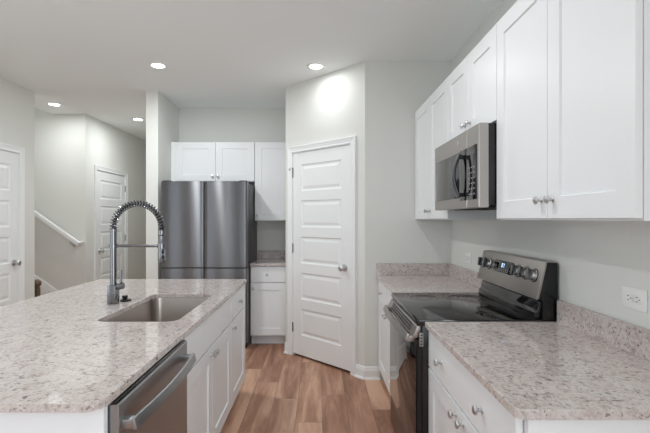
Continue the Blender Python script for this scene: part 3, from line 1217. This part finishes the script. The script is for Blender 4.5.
byb = 4.69
t = thing('base_cabinet', 'narrow white base cabinet between the refrigerator and pantry door', 'cabinet', (-0.535, 5.0, 0), 'white base cabinet on the back wall')
M = frame((-0.736, byb + TD + 0.002, 0), (0, -1, 0))
base_body2(t, M, 0.397, YB - byb - TD - 0.006)
Mf = M @ Matrix.Translation((0, 0, 0.002))
flat_front(t, Mf @ Matrix.Translation((0.002, 0.690, 0)), 0.393, 0.172, [(0.18, 0.086)])
shaker(t, Mf @ Matrix.Translation((0.002, 0.112, 0)), 0.393, 0.570, [(0.032, 0.515)])
t = thing('countertop', 'small speckled granite countertop beside the refrigerator', 'countertop', (-0.535, 4.97, CB), 'granite countertops')
counter_mesh([(-0.736, 4.662), (-0.3365, 4.662), (-0.3365, YB - 0.002), (-0.736, YB - 0.002)]).build('slab', M_GRAN, t, smooth=False)
MB().box(-0.736, -0.3365, YB - 0.022, YB - 0.002, CT, CT + 0.1016, 0.0015).build('backsplash', M_GRAN, t, smooth=False)

# ------------------------------------------------------------------ refrigerator
fy = 4.515
t = thing('refrigerator', 'large stainless four-door refrigerator with dark grey sides', 'refrigerator', (-1.2, 4.9, 0))
MB().box(FX0 + 0.006, FX1 - 0.002, fy + 0.075, 5.262, 0.03, 1.762, 0.006).build('cabinet', M_DGREY, t)


def fridge_door(x0, x1, z0, z1, name):
    """slightly bowed steel front"""
    n = 24
    pts = []
    for i in range(n + 1):
        u = i / n
        x = x0 + u * (x1 - x0)
        bow = 0.018 * (1 - (2 * u - 1) ** 2)
        e = 0.006 if i in (0, n) else 0
        pts.append((x, fy + 0.016 - bow + e, z0))
    pts += [(x1, fy + 0.068, z0), (x0, fy + 0.068, z0)]
    mm = MB()
    mm.prism(pts, (0, 0, z1 - z0))
    o = mm.build(name, M_STEEL, t, angle=25)
    return o


xm = -1.198
for (a, b_) in ((FX0, xm - 0.003), (xm + 0.003, FX1)):
    d = fridge_door(a, b_, 0.872, 1.775, 'door')
for (a, b_) in ((FX0, xm - 0.003), (xm + 0.003, FX1)):
    d = fridge_door(a, b_, 0.075, 0.860, 'freezer_door')
for (a, b_) in ((FX0 + 0.01, FX0 + 0.09), (FX1 - 0.09, FX1 - 0.01)):
    MB().box(a, b_, fy + 0.03, fy + 0.17, 1.7625, 1.787, 0.006).build('hinge_cover', M_DGREY, t)
MB().box(FX0 + 0.02, FX1 - 0.02, fy + 0.09, fy + 0.11, 0.008, 0.07, 0.002).build('kick_grille', M_BLACK, t)
for fx in (FX0 + 0.07, FX1 - 0.07):
    for fyy in (fy + 0.14, 5.2):
        MB().lathe([(0.022, 0), (0.022, 0.012), (0.012, 0.016), (0.012, 0.031)], Matrix.Translation((fx, fyy, 0)), 14).build('foot', M_RUBBER, t)

# ------------------------------------------------------------------ island
IX0, IX1, IY0, IY1 = -1.75, -0.571, 1.128, 3.460
IF = -0.580                       # face of the island doors
IBK = IF - TD - 0.002
ICAB = 0.60


def base_island(label, y0, y1):
    t = thing('base_cabinet', label, 'cabinet', (IF - 0.3, (y0 + y1) / 2, 0), 'white base cabinets in the island')
    M = frame((IBK, y0, 0), (1, 0, 0))
    base_body2(t, M, y1 - y0, ICAB)
    return t, M @ Matrix.Translation((0, 0, 0.002)), y1 - y0


sy0, sy1 = 1.850, 2.880
t, M, W = base_island('white sink cabinet in the island, beside the dishwasher, with two doors', sy0, sy1)
flat_front(t, M @ Matrix.Translation((0.003, 0.690, 0)), W - 0.005, 0.172, name='false_drawer_front')
hw = (W - 0.008) / 2
shaker(t, M @ Matrix.Translation((0.003, 0.112, 0)), hw, 0.570, [(hw - 0.03, 0.530)])
shaker(t, M @ Matrix.Translation((0.006 + hw, 0.112, 0)), hw - 0.001, 0.570, [(0.03, 0.530)])
t, M, W = base_island('narrow white drawer cabinet at the far end of the island', sy1 + 0.002, 3.425)
flat_front(t, M @ Matrix.Translation((0.002, 0.690, 0)), W - 0.004, 0.172, [(W / 2, 0.086)])
shaker(t, M @ Matrix.Translation((0.002, 0.112, 0)), W - 0.004, 0.570, [(0.035, 0.530)])
# panels that close the island
t = thing('island_end_panel', 'white framed end panel of the island beside the dishwasher', 'panel', (-1.0, 1.18, 0))
Me = frame((-1.42, 1.188, 0), (0, -1, 0))
MB().slab(Me, 1.42 - 0.580, CB - 0.001, 0.022, [(0.07, 1.42 - 0.580 - 0.062, 0.12, CB - 0.052)], SHK, 0.001).build('panel', M_CAB, t, smooth=False)
m = MB()
m.box(-1.42, -1.40, 1.1905, 3.445, 0, CB - 0.001)
tag(m.build('island_back_panel', M_CAB, smooth=False), 'long white back panel on the seating side of the island', 'panel')
m = MB()
m.prism([(-1.399, 3.4265, 0), (IBK - 0.066, 3.4265, 0), (IBK - 0.066, 3.4265, 0.105), (IF - 0.002, 3.4265, 0.105), (IF - 0.002, 3.4265, CB - 0.001), (-1.399, 3.4265, CB - 0.001)], (0, 0.0185, 0))
tag(m.build('island_far_panel', M_CAB, smooth=False), 'white far end panel of the island facing the refrigerator', 'panel')

# island countertop with the sink cut-out
t = thing('countertop', 'large speckled granite island countertop with a sink opening', 'countertop', (-1.16, 2.3, CB), 'granite countertops')
SX0, SX1, SY0, SY1 = -1.055, -0.668, 2.025, 2.785
outer = rr_loop(IX0, IX1, IY0, IY1, (0.05, 0.05, 0.008, 0.008), 8)
hole = rr_loop(SX0, SX1, SY0, SY1, (0.055, 0.055, 0.055, 0.055), 8)
counter_mesh(outer, [hole]).build('slab', M_GRAN, t, smooth=False)

# sink bowl
t = thing('kitchen_sink', 'stainless undermount single-bowl sink set into the island', 'sink', (-0.86, 2.4, CB - 0.22))
bm = bmesh.new()
loops = []
for (ins, z) in ((-0.022, CB - 0.003), (-0.006, CB - 0.003), (-0.004, CB - 0.012), (0.006, CB - 0.16), (0.014, CB - 0.188), (0.034, CB - 0.204), (0.08, CB - 0.208), (0.15, CB - 0.211)):
    r = max(0.02, 0.055 - ins)
    lp = rr_loop(SX0 + ins, SX1 - ins, SY0 + ins, SY1 - ins, (r,) * 4, 8)
    loops.append([bm.verts.new((x, y, z)) for x, y in lp])
for A, B in zip(loops, loops[1:]):
    k = len(A)
    for i in range(k):
        bm.faces.new((A[i], A[(i + 1) % k], B[(i + 1) % k], B[i]))
bm.faces.new(loops[-1])
bmesh.ops.recalc_face_normals(bm, faces=bm.faces[:])
for f in bm.faces:
    f.normal_flip()
mm = MB()
mm._merge(bm)
bowl = mm.build('bowl', M_SINK, t, angle=50)
sm = bowl.modifiers.new('thickness', 'SOLIDIFY')
sm.thickness = 0.0012
sm.offset = -1
dm = MB().lathe([(0, 0.001), (0.03, 0.001), (0.034, 0.004), (0.052, 0.004), (0.055, 0.002), (0.055, 0.0), (0, 0)], Matrix.Translation((-0.86, 2.45, CB - 0.2105)), 28)
dm.build('drain', M_NICKEL, t)

# ------------------------------------------------------------------ faucet
fxp, fyp = -1.163, 2.45
t = thing('kitchen_faucet', 'tall chrome spring-neck pull-down faucet standing behind the sink', 'faucet', (fxp, fyp, CT))
m = MB()
m.box(fxp - 0.025, fxp + 0.024, fyp - 0.025, fyp + 0.025, CT, CT + 0.108, 0.004)
m.build('base', M_CHROME, t)
# front plate with the round mixer and lever
m = MB()
m.cyl((fxp + 0.022, fyp, CT + 0.098), (fxp + 0.046, fyp, CT + 0.102), 0.019, 24)
m.lathe([(0, 0), (0.0195, 0), (0.0195, 0.010), (0.016, 0.014), (0, 0.015)], axis_m((fxp + 0.045, fyp, CT + 0.102), (1, 0, 0.12)), 24)
m.build('mixer', M_CHROME, t)
MB().cyl((fxp + 0.042, fyp, CT + 0.112), (fxp + 0.043, fyp, CT + 0.192), 0.0065, 14).build('lever', M_CHROME, t)
m = MB()
zp = 1.314
m.cyl((fxp, fyp, CT + 0.106), (fxp, fyp, zp), 0.0175, 24)
m.lathe([(0, 0), (0.019, 0), (0.019, 0.02), (0.015, 0.024), (0, 0.024)], Matrix.Translation((fxp, fyp, zp - 0.012)), 24)
m.build('pole', M_CHROME, t)
R = 0.137
cx, cz = fxp + R, 1.330
path = [Vector((fxp, fyp, zp + 0.004))]
for i in range(49):
    a = math.pi - math.pi * i / 48
    path.append(Vector((cx + R * math.cos(a), fyp, cz + R * math.sin(a))))
path.append(Vector((cx + R, fyp, 1.310)))
MB().tube(path, 0.0085, 10, up=(0, 1, 0)).build('hose', M_RUBBER, t)
# spring wound along the hose
L = [0.0]
for a_, b_ in zip(path, path[1:]):
    L.append(L[-1] + (b_ - a_).length)


def at_len(s_):
    for i in range(len(path) - 1):
        if s_ <= L[i + 1] or i == len(path) - 2:
            f = (s_ - L[i]) / max(1e-9, L[i + 1] - L[i])
            return path[i].lerp(path[i + 1], f), (path[i + 1] - path[i]).normalized()


turns, per = 29, 14
hp = []
for i in range(turns * per + 1):
    s_ = L[-1] * i / (turns * per)
    p_, tg = at_len(s_)
    n1 = Vector((0, 1, 0))
    n2 = tg.cross(n1)
    a = 2 * math.pi * i / per
    hp.append(p_ + (n1 * math.cos(a) + n2 * math.sin(a)) * 0.0165)
MB().tube(hp, 0.0040, 6).build('spring', M_CHROME, t)
# holder arm
m = MB()
m.cyl((fxp + 0.012, fyp, 1.226), (fxp + 2 * R - 0.018, fyp, 1.226), 0.0085, 14)
m.lathe([(0, 0), (0.023, 0), (0.023, 0.02), (0, 0.02)], Matrix.Translation((fxp, fyp, 1.216)), 24)
m.lathe([(0.0175, 0), (0.023, 0), (0.023, 0.026), (0.0175, 0.026), (0.0175, 0)], Matrix.Translation((fxp + 2 * R, fyp, 1.213)), 24)
m.build('holder_arm', M_CHROME, t)
m = MB()
hx = fxp + 2 * R
m.lathe([(0, 1.314), (0.019, 1.314), (0.0185, 1.290), (0.0125, 1.284), (0.0125, 1.245), (0.0170, 1.236), (0.0172, 1.200), (0.0205, 1.180), (0.0205, 1.138), (0.018, 1.130), (0, 1.130)][::-1],
        Matrix.Translation((hx, fyp, 0)), 24)
hd = m.build('spray_head', M_CHROME, t)
m = MB()
m.box(hx + 0.005, hx + 0.026, fyp - 0.022, fyp + 0.006, 1.146, 1.208, 0.004)
bt = m.build('button_block', M_CHROME, hd)
m = MB()
for zz in (1.153, 1.182):
    m.box(hx + 0.008, hx + 0.0235, fyp - 0.026, fyp - 0.018, zz, zz + 0.022, 0.003)
m.build('button', M_RUBBER, hd)

# sink stopper left on the counter
t = thing('sink_stopper', 'small black round stopper lying on the granite beside the faucet', 'stopper', (-1.132, 2.537, CT))
Mx = Matrix.Translation((-1.132, 2.537, CT)) @ Matrix.Scale(0.78, 4)
MB().lathe([(0, 0), (0.036, 0), (0.040, 0.004), (0.038, 0.012), (0.024, 0.016), (0, 0.017)], Mx, 28).build('disc', M_RUBBER, t)
MB().lathe([(0.016, 0.016), (0.018, 0.022), (0.021, 0.034), (0.020, 0.041), (0, 0.043)], Mx @ Matrix.Translation((-0.006, 0, 0)), 24).build('grip', M_RUBBER, t)

# ------------------------------------------------------------------ dishwasher
dy0, dy1 = 1.196, 1.828
t = thing('dishwasher', 'stainless dishwasher with a bowed bar handle built into the island', 'dishwasher', (-0.88, 1.52, 0))
MB().box(-1.17, -0.600, dy0, dy1, 0.02, 0.862, 0.004).build('tub', M_BLACK, t)
d = MB().slab(frame((-0.594, dy0, 0.115), (1, 0, 0)), dy1 - dy0, 0.748, 0.040, (), (), 0.004).build('door', M_DISH, t, smooth=False)
MB().box(-0.592, -0.560, dy0 + 0.004, dy1 - 0.004, 0.8635, 0.8685, 0.001).build('control_strip', M_BGLASS, d)
MB().box(-0.650, -0.635, dy0 + 0.01, dy1 - 0.01, 0.0, 0.108, 0.002).build('toe_plate', M_BLACK, t)
h = MB()
pts = []
for i in range(17):
    u = i / 16
    yy = dy0 + 0.018 + u * (dy1 - dy0 - 0.036)
    bow = 0.016 * math.sin(math.pi * u)
    pts.append(((-0.520 + bow, yy, 0.800), (0.97, 0, 0.25), (-0.25, 0, 0.97)))
h.sweep_rect(pts, 0.034, 0.013, bev=0.004)
for yy in (dy0 + 0.034, dy1 - 0.034):
    h.box(-0.5545, -0.520, yy - 0.016, yy + 0.016, 0.787, 0.813, 0.003)
h.build('handle', M_DISH, d)

# tidy the helper property
for o in bpy.data.objects:
    if '_o' in o.keys():
        del o['_o']
